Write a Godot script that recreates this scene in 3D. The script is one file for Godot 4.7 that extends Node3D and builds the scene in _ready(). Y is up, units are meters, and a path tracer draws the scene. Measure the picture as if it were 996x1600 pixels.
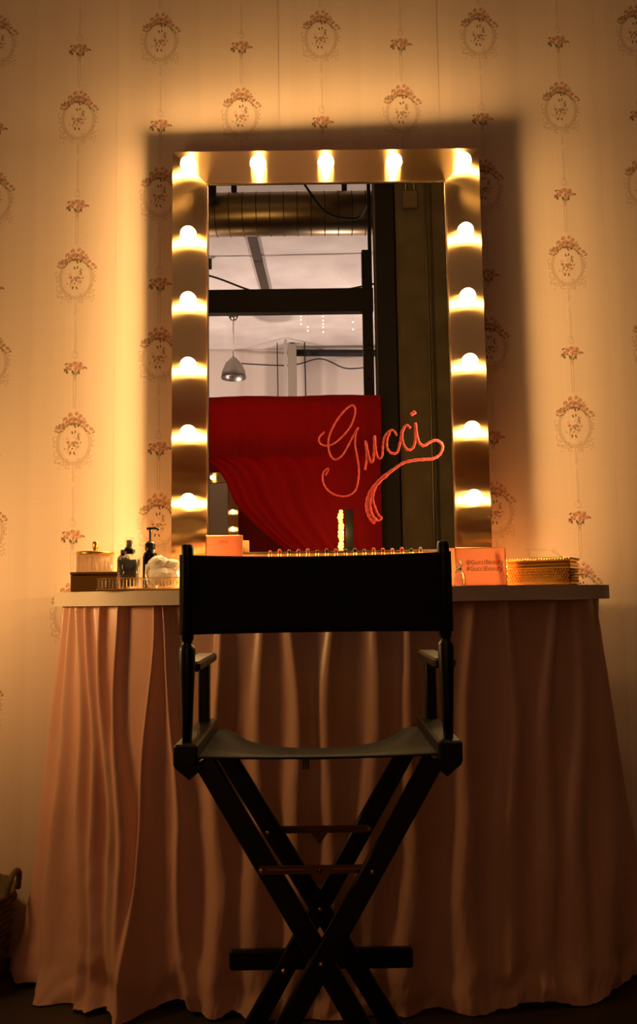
extends Node3D

var M := {}
var used := {}
const TABLE := 1.067          # height of the vanity top
const WALL_TURN := 0.0306     # the papered wall runs slightly away to the right


# ------------------------------------------------------------------ helpers
func numbered(called: String) -> String:
	if not used.has(called):
		used[called] = 0
		return called
	used[called] += 1
	return "%s_%03d" % [called, used[called]]


func thing(called: String, label: String, category: String, at := Vector3.ZERO, turn := 0.0, group := "") -> Node3D:
	var o := Node3D.new()
	o.name = numbered(called)
	add_child(o)
	o.position = at
	o.rotation.y = turn
	o.set_meta("label", label)
	o.set_meta("category", category)
	if group != "":
		o.set_meta("group", group)
	return o


func mb() -> SurfaceTool:
	var st := SurfaceTool.new()
	st.begin(Mesh.PRIMITIVE_TRIANGLES)
	return st


func commit(st: SurfaceTool, normals := true) -> ArrayMesh:
	if normals:
		st.generate_normals()
	return st.commit()


func part(called: String, mesh: Mesh, mat: Material, parent: Node, label := "") -> MeshInstance3D:
	var o := MeshInstance3D.new()
	o.name = called if parent != self else numbered(called)
	o.mesh = mesh
	o.material_override = mat
	o.cast_shadow = GeometryInstance3D.SHADOW_CASTING_SETTING_ON
	if label != "":
		o.set_meta("label", label)
	parent.add_child(o, true)
	return o


func single(called: String, mesh: Mesh, mat: Material, label: String, category: String, group := "") -> MeshInstance3D:
	var o := part(called, mesh, mat, self, label)
	o.set_meta("category", category)
	if group != "":
		o.set_meta("group", group)
	return o


func struct(called: String, mesh: Mesh, mat: Material, label: String) -> MeshInstance3D:
	var o := part(called, mesh, mat, self, label)
	o.set_meta("kind", "structure")
	o.set_meta("category", called.split("_")[0])
	return o


func tri(st: SurfaceTool, a: Vector3, b: Vector3, c: Vector3) -> void:   # counter-clockwise seen from outside
	st.add_vertex(a)
	st.add_vertex(c)
	st.add_vertex(b)


func quad(st: SurfaceTool, a: Vector3, b: Vector3, c: Vector3, d: Vector3) -> void:
	tri(st, a, b, c)
	tri(st, a, c, d)


# box with chamfered edges
func cbox(st: SurfaceTool, c: Vector3, size: Vector3, bev := 0.002, bs := Basis()) -> void:
	var h := size / 2.0
	var b := minf(bev, minf(h.x, minf(h.y, h.z)) * 0.9)
	st.set_smooth_group(-1)
	var pt := func(sx: float, sy: float, sz: float, ax: int) -> Vector3:
		var v := Vector3(sx * (h.x - b), sy * (h.y - b), sz * (h.z - b))
		v[ax] = [sx, sy, sz][ax] * h[ax]
		return c + bs * v
	for ax in 3:
		for s: float in [-1.0, 1.0]:
			var q := []
			for k: Array in [[-1, -1], [1, -1], [1, 1], [-1, 1]]:
				var v := [0.0, 0.0, 0.0]
				v[ax] = s
				v[(ax + 1) % 3] = k[0]
				v[(ax + 2) % 3] = k[1]
				q.append(pt.call(v[0], v[1], v[2], ax))
			if s > 0:
				quad(st, q[0], q[1], q[2], q[3])
			else:
				quad(st, q[3], q[2], q[1], q[0])
	for ax in 3:   # edges running along ax
		var p := (ax + 1) % 3
		var r := (ax + 2) % 3
		for sp: float in [-1.0, 1.0]:
			for sr: float in [-1.0, 1.0]:
				var lo := [0.0, 0.0, 0.0]
				lo[ax] = -1.0
				lo[p] = sp
				lo[r] = sr
				var hi := lo.duplicate()
				hi[ax] = 1.0
				var a: Vector3 = pt.call(lo[0], lo[1], lo[2], p)
				var d: Vector3 = pt.call(hi[0], hi[1], hi[2], p)
				var e: Vector3 = pt.call(hi[0], hi[1], hi[2], r)
				var f: Vector3 = pt.call(lo[0], lo[1], lo[2], r)
				if sp * sr > 0:
					quad(st, f, e, d, a)
					quad(st, a, f, f, a)
				else:
					quad(st, a, d, e, f)
	for sx: float in [-1.0, 1.0]:
		for sy: float in [-1.0, 1.0]:
			for sz: float in [-1.0, 1.0]:
				var a: Vector3 = pt.call(sx, sy, sz, 0)
				var d: Vector3 = pt.call(sx, sy, sz, 1)
				var e: Vector3 = pt.call(sx, sy, sz, 2)
				if sx * sy * sz > 0:
					tri(st, a, d, e)
				else:
					tri(st, a, e, d)


func box(size: Vector3, c := Vector3.ZERO, bev := 0.002, bs := Basis()) -> ArrayMesh:
	var st := mb()
	cbox(st, c, size, bev, bs)
	return commit(st)


# bar between two points with a rectangular section (w along `side`, t across)
func bar(st: SurfaceTool, a: Vector3, b: Vector3, w: float, t: float, side: Vector3, bev := 0.002) -> void:
	var y := (b - a).normalized()
	var x := (side - y * side.dot(y)).normalized()
	var z := x.cross(y)
	cbox(st, (a + b) / 2.0, Vector3(w, (b - a).length(), t), bev, Basis(x, y, z))


# surface of revolution about y; profile of (radius, height) from bottom to top for the outer side
func lathe(st: SurfaceTool, prof: Array, segs := 32, c := Vector3.ZERO, bs := Basis(), flute := 0.0, flutes := 0) -> void:
	st.set_smooth_group(1)
	for i in prof.size() - 1:
		for k in segs:
			var q := []
			for e: Array in [[i, k], [i, k + 1], [i + 1, k + 1], [i + 1, k]]:
				var p: Vector2 = prof[e[0]]
				var an: float = TAU * (e[1] % segs) / segs
				var r := p.x
				if flutes > 0 and r > 0.001:
					r *= 1.0 + flute * cos(an * flutes)
				q.append(c + bs * Vector3(r * sin(an), p.y, r * cos(an)))
			if prof[i].x < 0.00001:
				tri(st, q[0], q[2], q[3])
			elif prof[i + 1].x < 0.00001:
				tri(st, q[0], q[1], q[2])
			else:
				quad(st, q[0], q[1], q[2], q[3])


func lathed(prof: Array, segs := 32, c := Vector3.ZERO, bs := Basis(), flute := 0.0, flutes := 0) -> ArrayMesh:
	var st := mb()
	lathe(st, prof, segs, c, bs, flute, flutes)
	return commit(st)


# tube along points; rx across, rz thickness; `up` steers the section
func tube(st: SurfaceTool, pts: Array, rad, segs := 8, flat := 1.0, up := Vector3.ZERO) -> void:
	st.set_smooth_group(1)
	var rings := []
	var nrm := up
	if nrm == Vector3.ZERO:
		nrm = Vector3(0.31, 0.52, 0.79)
	for i in pts.size():
		var t: Vector3 = (pts[mini(i + 1, pts.size() - 1)] - pts[maxi(i - 1, 0)]).normalized()
		var n := (nrm - t * nrm.dot(t)).normalized()
		if up == Vector3.ZERO:
			nrm = n
		var bi := t.cross(n)
		var r: float = rad[i] if rad is Array else rad
		var ring := []
		for k in segs:
			var an := TAU * k / segs
			ring.append(pts[i] + n * (cos(an) * r * flat) + bi * (sin(an) * r))
		rings.append(ring)
	for i in rings.size() - 1:
		for k in segs:
			var k2 := (k + 1) % segs
			quad(st, rings[i][k], rings[i][k2], rings[i + 1][k2], rings[i + 1][k])
	var e: int = rings.size() - 1
	for k in segs:
		var k2 := (k + 1) % segs
		tri(st, pts[0], rings[0][k2], rings[0][k])
		tri(st, pts[e], rings[e][k], rings[e][k2])


func tubed(pts: Array, rad, segs := 8) -> ArrayMesh:
	var st := mb()
	tube(st, pts, rad, segs)
	return commit(st)


func smooth(pts: Array, per := 6) -> Array:   # Catmull-Rom
	var out := []
	for i in pts.size() - 1:
		var p0 = pts[maxi(i - 1, 0)]
		var p3 = pts[mini(i + 2, pts.size() - 1)]
		for k in per:
			out.append(pts[i].cubic_interpolate(pts[i + 1], p0, p3, float(k) / per))
	out.append(pts[-1])
	return out


# extruded polygon (counter-clockwise in the plane), z from z0 to z1
func prism(st: SurfaceTool, poly: PackedVector2Array, z0: float, z1: float, tf := Transform3D()) -> void:
	st.set_smooth_group(-1)
	var ids := Geometry2D.triangulate_polygon(poly)
	for i in range(0, ids.size(), 3):
		var a := poly[ids[i]]
		var b := poly[ids[i + 1]]
		var c := poly[ids[i + 2]]
		if (b - a).cross(c - a) < 0:
			var s := b
			b = c
			c = s
		tri(st, tf * Vector3(a.x, a.y, z1), tf * Vector3(b.x, b.y, z1), tf * Vector3(c.x, c.y, z1))
		tri(st, tf * Vector3(a.x, a.y, z0), tf * Vector3(c.x, c.y, z0), tf * Vector3(b.x, b.y, z0))
	for i in poly.size():
		var a := poly[i]
		var b := poly[(i + 1) % poly.size()]
		quad(st, tf * Vector3(a.x, a.y, z0), tf * Vector3(b.x, b.y, z0), tf * Vector3(b.x, b.y, z1), tf * Vector3(a.x, a.y, z1))


# smooth grid of points rows[j][i], front towards (di x dj); uv scaled
func grid(st: SurfaceTool, rows: Array, uvs := false) -> void:
	st.set_smooth_group(1)
	for j in rows.size() - 1:
		var n: int = rows[j].size()
		for i in n - 1:
			var e := [[j, i], [j, i + 1], [j + 1, i + 1], [j, i], [j + 1, i + 1], [j + 1, i]]
			for q in [0, 2, 1, 3, 5, 4]:
				if uvs:
					st.set_uv(Vector2(float(e[q][1]) / (n - 1), float(e[q][0]) / (rows.size() - 1)))
				st.add_vertex(rows[e[q][0]][e[q][1]])


func mat(col: Color, rough := 0.7, metal := 0.0) -> StandardMaterial3D:
	var m := StandardMaterial3D.new()
	m.albedo_color = col
	m.roughness = rough
	m.metallic = metal
	return m


func glass(tint := Color(1, 1, 1, 0.01), rough := 0.02) -> StandardMaterial3D:
	var m := mat(tint, rough)
	m.transparency = BaseMaterial3D.TRANSPARENCY_ALPHA
	m.refraction_enabled = true
	m.refraction_scale = 0.05
	return m


func glow(col: Color, e: float, base := Color(1, 0.95, 0.85)) -> StandardMaterial3D:
	var m := mat(base, 0.4)
	m.emission_enabled = true
	m.emission = col
	m.emission_energy_multiplier = e
	return m


func noise_tex(freq: float, a: Color, b: Color, size := 256, sd := 1, oct := 4) -> NoiseTexture2D:
	var n := FastNoiseLite.new()
	n.seed = sd
	n.frequency = freq
	n.fractal_octaves = oct
	var t := NoiseTexture2D.new()
	t.width = size
	t.height = size
	t.seamless = true
	t.noise = n
	var g := Gradient.new()
	g.set_color(0, a)
	g.set_color(1, b)
	t.color_ramp = g
	return t


func triplanar(m: StandardMaterial3D, tex: Texture2D, scale: float) -> StandardMaterial3D:
	m.albedo_texture = tex
	m.uv1_triplanar = true
	m.uv1_world_triplanar = true
	m.uv1_scale = Vector3.ONE * scale
	return m


func omni(at: Vector3, col: Color, e: float, size: float, parent: Node) -> OmniLight3D:
	var l := OmniLight3D.new()
	l.name = "light"
	l.position = at
	l.light_color = col
	l.light_energy = e
	l.light_size = size
	l.omni_range = 14.0
	l.omni_attenuation = 2.0
	l.shadow_enabled = true
	parent.add_child(l, true)
	return l


# ------------------------------------------------------------------ wallpaper print
const TP := 1024
var paper: Image


func dab(cx: float, cy: float, rx: float, ry: float, ang: float, col: Color, al: float, edge := 0.5) -> void:
	var r := int(ceilf(maxf(rx, ry))) + 1
	var ca := cos(ang)
	var sa := sin(ang)
	for dy in range(-r, r + 1):
		for dx in range(-r, r + 1):
			var u := (dx * ca + dy * sa) / rx
			var v := (-dx * sa + dy * ca) / ry
			var d := sqrt(u * u + v * v)
			if d < 1.0:
				var k := al * (1.0 - smoothstep(1.0 - edge, 1.0, d))
				var x := posmod(int(cx) + dx, TP)
				var y := posmod(int(cy) + dy, TP)
				paper.set_pixel(x, y, paper.get_pixel(x, y).lerp(col, k))


func stroke(pts: Array, r: float, col: Color, al: float) -> void:
	for i in pts.size() - 1:
		var a: Vector2 = pts[i]
		var b: Vector2 = pts[i + 1]
		var n := maxi(1, int(a.distance_to(b) / maxf(1.0, r * 0.7)))
		for k in n:
			var p := a.lerp(b, float(k) / n)
			dab(p.x, p.y, r, r, 0.0, col, al, 0.9)


func rose(rng: RandomNumberGenerator, c: Vector2, r: float, s := 1.0) -> void:
	var pink := Color(0.76, 0.54, 0.43)
	var deep := Color(0.58, 0.34, 0.25)
	var pale := Color(0.87, 0.71, 0.59)
	dab(c.x, c.y, r, r * 0.9, 0.0, pink, 0.75 * s, 0.5)
	for k in 6:
		var an := rng.randf() * TAU
		var p := c + Vector2(cos(an), sin(an)) * r * 0.55
		dab(p.x, p.y, r * 0.5, r * 0.28, an + 1.4, pale if k % 2 == 0 else deep, 0.55 * s, 0.6)
	dab(c.x + r * 0.15, c.y, r * 0.3, r * 0.26, 0.4, deep, 0.7 * s, 0.6)


func leaf(c: Vector2, r: float, an: float, s := 1.0) -> void:
	dab(c.x, c.y, r, r * 0.45, an, Color(0.42, 0.34, 0.21), 0.95 * s, 0.5)


func ellipse(c: Vector2, rx: float, ry: float, w: float, col: Color, al: float, a0 := 0.0, a1 := TAU) -> void:
	var pts := []
	for k in 61:
		var an := a0 + (a1 - a0) * k / 60.0
		pts.append(c + Vector2(cos(an) * rx, sin(an) * ry))
	stroke(pts, w, col, al)


func motif(c: Vector2) -> void:   # c: heart of the small bouquet; the medallion hangs below it
	var rng := RandomNumberGenerator.new()
	rng.seed = 77
	var tan_ink := Color(0.68, 0.55, 0.43)
	var brown := Color(0.66, 0.49, 0.38)
	# ribbons
	var a := c + Vector2(0, -75)
	stroke([a + Vector2(2, 0), a + Vector2(5, -90), a + Vector2(2, -215)], 2.4, brown, 0.5)
	stroke([a + Vector2(-5, -4), a + Vector2(-2, -90), a + Vector2(-6, -200)], 1.8, brown, 0.3)
	ellipse(c + Vector2(-3, -72), 16, 24, 2.6, brown, 0.4)
	ellipse(c + Vector2(6, -66), 12, 20, 2.2, brown, 0.3)
	stroke([c + Vector2(-7, 60), c + Vector2(-8, 160), c + Vector2(-5, 262)], 2.6, brown, 0.5)
	stroke([c + Vector2(6, 60), c + Vector2(8, 150), c + Vector2(5, 262)], 2.4, brown, 0.45)
	for k in 26:
		dab(c.x + rng.randf_range(-60, 60), c.y + rng.randf_range(60, 250), rng.randf_range(4, 9), 4, rng.randf() * TAU, tan_ink, 0.16, 0.7)
	# small bouquet
	for k in 15:
		var t := rng.randf_range(-1, 1)
		leaf(c + Vector2(t * 62, 18 + 22 * (1 - t * t) + rng.randf_range(-14, 10)), rng.randf_range(9, 15), rng.randf_range(0.3, 2.6), 0.9)
	for p: Array in [[-46, 8, 15], [-22, -10, 20], [4, -16, 20], [28, -8, 24], [48, 12, 15], [-30, 14, 15], [4, 14, 17], [26, 20, 15]]:
		rose(rng, c + Vector2(p[0], p[1]), p[2])
	leaf(c + Vector2(22, 42), 15, 0.8)
	leaf(c + Vector2(-6, 40), 13, 1.7)
	leaf(c + Vector2(-52, -14), 14, -0.5)
	leaf(c + Vector2(66, 12), 13, 0.7)
	for k in 7:
		dab(c.x + rng.randf_range(-14, 14), c.y + rng.randf_range(48, 86), 9, 13, rng.randf_range(-0.4, 0.4), tan_ink, 0.3, 0.6)
	# medallion
	var m := c + Vector2(0, 475)
	ellipse(m, 98, 124, 8.0, tan_ink, 0.22)
	ellipse(m, 92, 118, 3.2, tan_ink, 0.65)
	ellipse(m, 104, 131, 3.0, tan_ink, 0.55)
	ellipse(m, 84, 108, 2.0, tan_ink, 0.28)
	ellipse(m, 92, 118, 3.0, brown, 0.3, 0.35, 2.6)
	for s: float in [-1.0, 1.0]:   # scrolls at the foot and shoulders
		for q: Array in [[104, 62, 14, 20], [96, 104, 18, 14], [62, 122, 20, 10], [34, 142, 16, 9], [116, -28, 9, 16], [114, 8, 7, 13]]:
			ellipse(m + Vector2(s * q[0], q[1]), q[2], q[3], 2.8, tan_ink, 0.42, 0.6, 5.2)
		for k in 9:
			dab(m.x + s * rng.randf_range(28, 118), m.y + rng.randf_range(84, 150), rng.randf_range(8, 16), 5, s * rng.randf_range(0.2, 1.4), brown, 0.32, 0.6)
	stroke([m + Vector2(-6, 130), m + Vector2(-2, 180), m + Vector2(-3, 236)], 2.6, brown, 0.42)
	stroke([m + Vector2(8, 130), m + Vector2(5, 170), m + Vector2(3, 236)], 2.0, brown, 0.3)
	for k in 14:
		dab(m.x + rng.randf_range(-46, 46), m.y + rng.randf_range(140, 215), rng.randf_range(5, 12), 4, rng.randf() * TAU, tan_ink, 0.2, 0.7)
	# garland over the top of the oval
	for k in 44:
		var an := rng.randf_range(-2.75, -0.28)
		var rr := rng.randf_range(0.98, 1.34)
		leaf(m + Vector2(cos(an) * 96 * rr, sin(an) * 118 * rr - 16), rng.randf_range(8, 14), rng.randf() * TAU, 0.6)
	for p: Array in [[-84, -92, 17], [-62, -112, 19], [-34, -134, 22], [-4, -150, 24], [28, -146, 22], [52, -128, 21], [74, -108, 18], [104, -84, 17], [-20, -176, 18], [16, -184, 17], [40, -166, 16], [-50, -152, 15], [-104, -78, 13], [-4, -118, 17], [28, -116, 16]]:
		rose(rng, m + Vector2(p[0], p[1]), p[2], 0.85)
	for k in 16:
		var an := rng.randf_range(-2.5, -0.6)
		leaf(m + Vector2(cos(an) * 92, sin(an) * 116 - 4), rng.randf_range(9, 13), rng.randf() * TAU, 0.9)
	leaf(m + Vector2(6, -104), 14, 1.2)
	leaf(m + Vector2(26, -106), 12, 2.2)
	# sprig inside
	for k in 12:
		dab(m.x + rng.randf_range(-46, 46), m.y + rng.randf_range(-40, 46), rng.randf_range(10, 18), 10, rng.randf() * TAU, Color(0.86, 0.68, 0.57), 0.45, 0.8)
	for k in 30:
		var t := rng.randf_range(-1, 1)
		leaf(m + Vector2(t * 40 + rng.randf_range(-20, 20), -t * 40 + rng.randf_range(-28, 30)), rng.randf_range(6, 11), rng.randf() * TAU, 0.75)
	for p: Array in [[-34, -6, 14], [22, 22, 15], [-8, 4, 12], [28, -24, 11]]:
		rose(rng, m + Vector2(p[0], p[1]), p[2], 0.7)
	leaf(m + Vector2(-10, -66), 13, 1.3)
	leaf(m + Vector2(8, -70), 12, 1.7)
	leaf(m + Vector2(-20, 58), 14, 1.9)
	leaf(m + Vector2(4, 60), 13, 1.1)


func wallpaper() -> StandardMaterial3D:
	paper = Image.create(TP, TP, false, Image.FORMAT_RGB8)
	var rng := RandomNumberGenerator.new()
	rng.seed = 5
	var warp := []
	var n := FastNoiseLite.new()
	n.seed = 9
	n.frequency = 0.02
	for x in TP:   # woven linen look: fine threads and soft wide stripes
		warp.append(0.014 * rng.randf_range(-1, 1) + 0.006 * sin(TAU * x / TP * 6.0) + 0.004 * sin(TAU * x / TP * 10.0))
	for y in TP:
		var weft := 0.008 * rng.randf_range(-1, 1)
		for x in TP:
			var k: float = 1.0 + warp[x] + weft
			paper.set_pixel(x, y, Color(0.89 * k, 0.79 * k, 0.70 * k))
	motif(Vector2(256, 300))
	motif(Vector2(768, 300 + 512))
	var m := mat(Color.WHITE, 0.78)
	m.albedo_texture = ImageTexture.create_from_image(paper)
	return m


# ------------------------------------------------------------------ materials
func make_materials() -> void:
	M.paper = wallpaper()
	M.paper_edge = mat(Color(0.80, 0.74, 0.66), 0.9)
	M.brass = mat(Color(0.95, 0.79, 0.54), 0.34, 1.0)
	M.brass.anisotropy_enabled = true
	M.brass.anisotropy = 1.0
	M.gold = mat(Color(0.92, 0.73, 0.40), 0.28, 1.0)
	M.trim = mat(Color(0.22, 0.16, 0.10), 0.35, 0.6)
	M.dark_gold = mat(Color(0.55, 0.40, 0.20), 0.38, 1.0)
	M.mirror = mat(Color(0.93, 0.93, 0.92), 0.0, 1.0)
	M.black = mat(Color(0.012, 0.011, 0.010), 0.85)
	M.paint = mat(Color(0.016, 0.014, 0.013), 0.36)
	M.canvas = mat(Color(0.075, 0.068, 0.062), 0.95)
	M.canvas.rim_enabled = true
	M.canvas.rim = 0.08
	M.plastic = mat(Color(0.015, 0.014, 0.013), 0.3)
	M.bulb = glow(Color(1.0, 0.86, 0.58), 9.0)
	M.far_bulb = glow(Color(1.0, 0.9, 0.7), 6.0)
	M.top = mat(Color(0.90, 0.82, 0.73), 0.5)
	M.satin = mat(Color(0.87, 0.67, 0.57), 0.34)
	M.satin.rim_enabled = true
	M.satin.rim = 0.4
	M.satin.rim_tint = 0.6
	M.glass = glass()
	M.clear = mat(Color(1, 1, 1, 0.02), 0.03)
	M.clear.transparency = BaseMaterial3D.TRANSPARENCY_ALPHA
	M.fluted = mat(Color(0.80, 0.62, 0.42, 0.34), 0.08)
	M.fluted.transparency = BaseMaterial3D.TRANSPARENCY_ALPHA
	M.ink = mat(Color(0.02, 0.015, 0.012), 0.12)
	M.cotton = mat(Color(0.93, 0.90, 0.86), 0.95)
	M.cotton.backlight_enabled = true
	M.cotton.backlight = Color(0.5, 0.48, 0.45)
	M.card = mat(Color(0.89, 0.53, 0.41), 0.75)
	M.card.backlight_enabled = true
	M.card.backlight = Color(0.74, 0.63, 0.54)
	M.print = mat(Color(0.25, 0.08, 0.06), 0.8)
	M.lipstick_ink = triplanar(mat(Color.WHITE, 0.55), noise_tex(0.05, Color(0.66, 0.19, 0.17), Color(0.82, 0.33, 0.29), 256, 3), 6.0)
	M.red_cloth = mat(Color(0.60, 0.03, 0.06), 0.9)
	M.red_cloth.backlight_enabled = true
	M.red_cloth.backlight = Color(0.88, 0.03, 0.09)
	M.red_wall = mat(Color(0.70, 0.14, 0.13), 0.85)
	M.floor = triplanar(mat(Color.WHITE, 0.6), noise_tex(0.02, Color(0.16, 0.11, 0.08), Color(0.24, 0.17, 0.12), 256, 8), 0.8)
	M.concrete = triplanar(mat(Color.WHITE, 0.85), noise_tex(0.015, Color(0.42, 0.38, 0.28), Color(0.50, 0.46, 0.34), 256, 4), 0.7)
	M.steel = mat(Color(0.10, 0.085, 0.06), 0.6)
	M.frame_dark = mat(Color(0.075, 0.055, 0.04), 0.6)
	M.conduit = mat(Color(0.62, 0.58, 0.48), 0.45, 0.8)
	M.ceiling = triplanar(mat(Color.WHITE, 0.9), noise_tex(0.012, Color(0.80, 0.77, 0.75), Color(0.92, 0.90, 0.88), 256, 12), 0.35)
	M.plaster = mat(Color(0.88, 0.84, 0.80), 0.9)
	M.booth = mat(Color(0.20, 0.12, 0.09), 0.9)
	M.tan_wall = mat(Color(0.62, 0.54, 0.45), 0.9)
	M.duct = mat(Color(0.62, 0.55, 0.42), 0.32, 1.0)
	M.seam = mat(Color(0.35, 0.30, 0.22), 0.5, 1.0)
	M.cable = mat(Color(0.05, 0.04, 0.035), 0.7)
	M.white_paint = mat(Color(0.86, 0.85, 0.82), 0.5)
	M.nickel = mat(Color(0.55, 0.52, 0.48), 0.35, 0.9)
	M.wicker = triplanar(mat(Color.WHITE, 0.85), noise_tex(0.08, Color(0.28, 0.22, 0.11), Color(0.42, 0.34, 0.18), 256, 21), 5.0)
	M.pole_grey = mat(Color(0.62, 0.59, 0.52), 0.7)


# ------------------------------------------------------------------ vanity mirror with bulbs
const FW := 0.108
var bulb_mesh: ArrayMesh
var socket_mesh: ArrayMesh


func bar_rows(o0: Vector2, o1: Vector2, i0: Vector2, i1: Vector2, rip: Callable, nu: int, nv: int) -> Array:
	var rows := []
	for j in nv + 1:
		var row := []
		var v := float(j) / nv
		for i in nu + 1:
			var p := o0.lerp(o1, v).lerp(i0.lerp(i1, v), float(i) / nu)
			row.append(Vector3(p.x, p.y, rip.call(p)))
		rows.append(row)
	return rows


func vanity_mirror(at: Vector3, w: float, h: float, label: String, energy: float, bulbs_x: Array, bulbs_y: Array, glow_mat: Material, detail := true) -> Node3D:
	var root := thing("vanity_mirror", label, "mirror", at)
	var x0 := -w / 2.0
	var x1 := w / 2.0
	var n := FastNoiseLite.new()
	n.seed = 31
	n.frequency = 1.0
	var rip := func(p: Vector2) -> float:
		var low := 1.0 - smoothstep(0.12, 0.46, p.y)
		return (0.00012 + 0.0045 * low) * n.get_noise_3d(p.x * 4.0, p.y * 17.0, 0.0)
	var nv := 140 if detail else 8
	var nu := 12 if detail else 2
	var bars := [
		["side_bar", Vector2(x0, h), Vector2(x0, 0), Vector2(x0 + FW, h - FW), Vector2(x0 + FW, FW)],
		["side_bar", Vector2(x1, 0), Vector2(x1, h), Vector2(x1 - FW, FW), Vector2(x1 - FW, h - FW)],
		["top_bar", Vector2(x1, h), Vector2(x0, h), Vector2(x1 - FW, h - FW), Vector2(x0 + FW, h - FW)],
		["bottom_bar", Vector2(x0, 0), Vector2(x1, 0), Vector2(x0 + FW, FW), Vector2(x1 - FW, FW)],
	]
	for b: Array in bars:
		var st := mb()
		# rows run along the bar, u across it: the metal is brushed along its length
		var rows := bar_rows(b[1], b[2], b[3], b[4], rip, nu, nv)
		st.set_smooth_group(1)
		var flip: bool = b[0] != "side_bar"
		for j in nv:
			for i in nu:
				for q: Array in [[0, 0], [1, 1], [0, 1], [0, 0], [1, 0], [1, 1]]:
					var p: Vector3 = rows[j + q[0]][i + q[1]]
					st.set_uv(Vector2(p.y, -p.x) if flip else Vector2(p.x, p.y))
					st.add_vertex(p)
		st.generate_normals()
		part(b[0], st.commit(), M.brass, root)
	part("casing", box(Vector3(w - 0.001, h - 0.001, 0.050), Vector3(0, h / 2.0, -0.0270), 0.002), M.gold, root)
	part("glass", box(Vector3(w - FW * 2.0 - 0.012, h - FW * 2.0 - 0.012, 0.004), Vector3(0, h / 2.0, 0.0005), 0.0015), M.mirror, root)
	var tr := mb()
	for s: float in [-1.0, 1.0]:
		cbox(tr, Vector3(s * (x1 - FW - 0.003), h / 2.0, 0.003), Vector3(0.006, h - FW * 2.0, 0.008), 0.002)
		cbox(tr, Vector3(0, h / 2.0 + s * (h / 2.0 - FW - 0.003), 0.003), Vector3(w - FW * 2.0 - 0.012, 0.006, 0.008), 0.002)
	part("inner_trim", commit(tr), M.trim, root)
	var spots := []
	for y: float in bulbs_y:
		spots.append(Vector2(x0 + FW / 2.0, y))
		spots.append(Vector2(x1 - FW / 2.0, y))
	for x: float in bulbs_x:
		spots.append(Vector2(x, h - FW / 2.0))
	for p: Vector2 in spots:
		var b := part("bulb", bulb_mesh, glow_mat, root)
		b.position = Vector3(p.x, p.y, 0.001)
		part("socket", socket_mesh, M.gold, b)
		omni(Vector3(0, 0, 0.024), Color(1.0, 0.79, 0.50), energy, 0.010, b)
	return root


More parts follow.
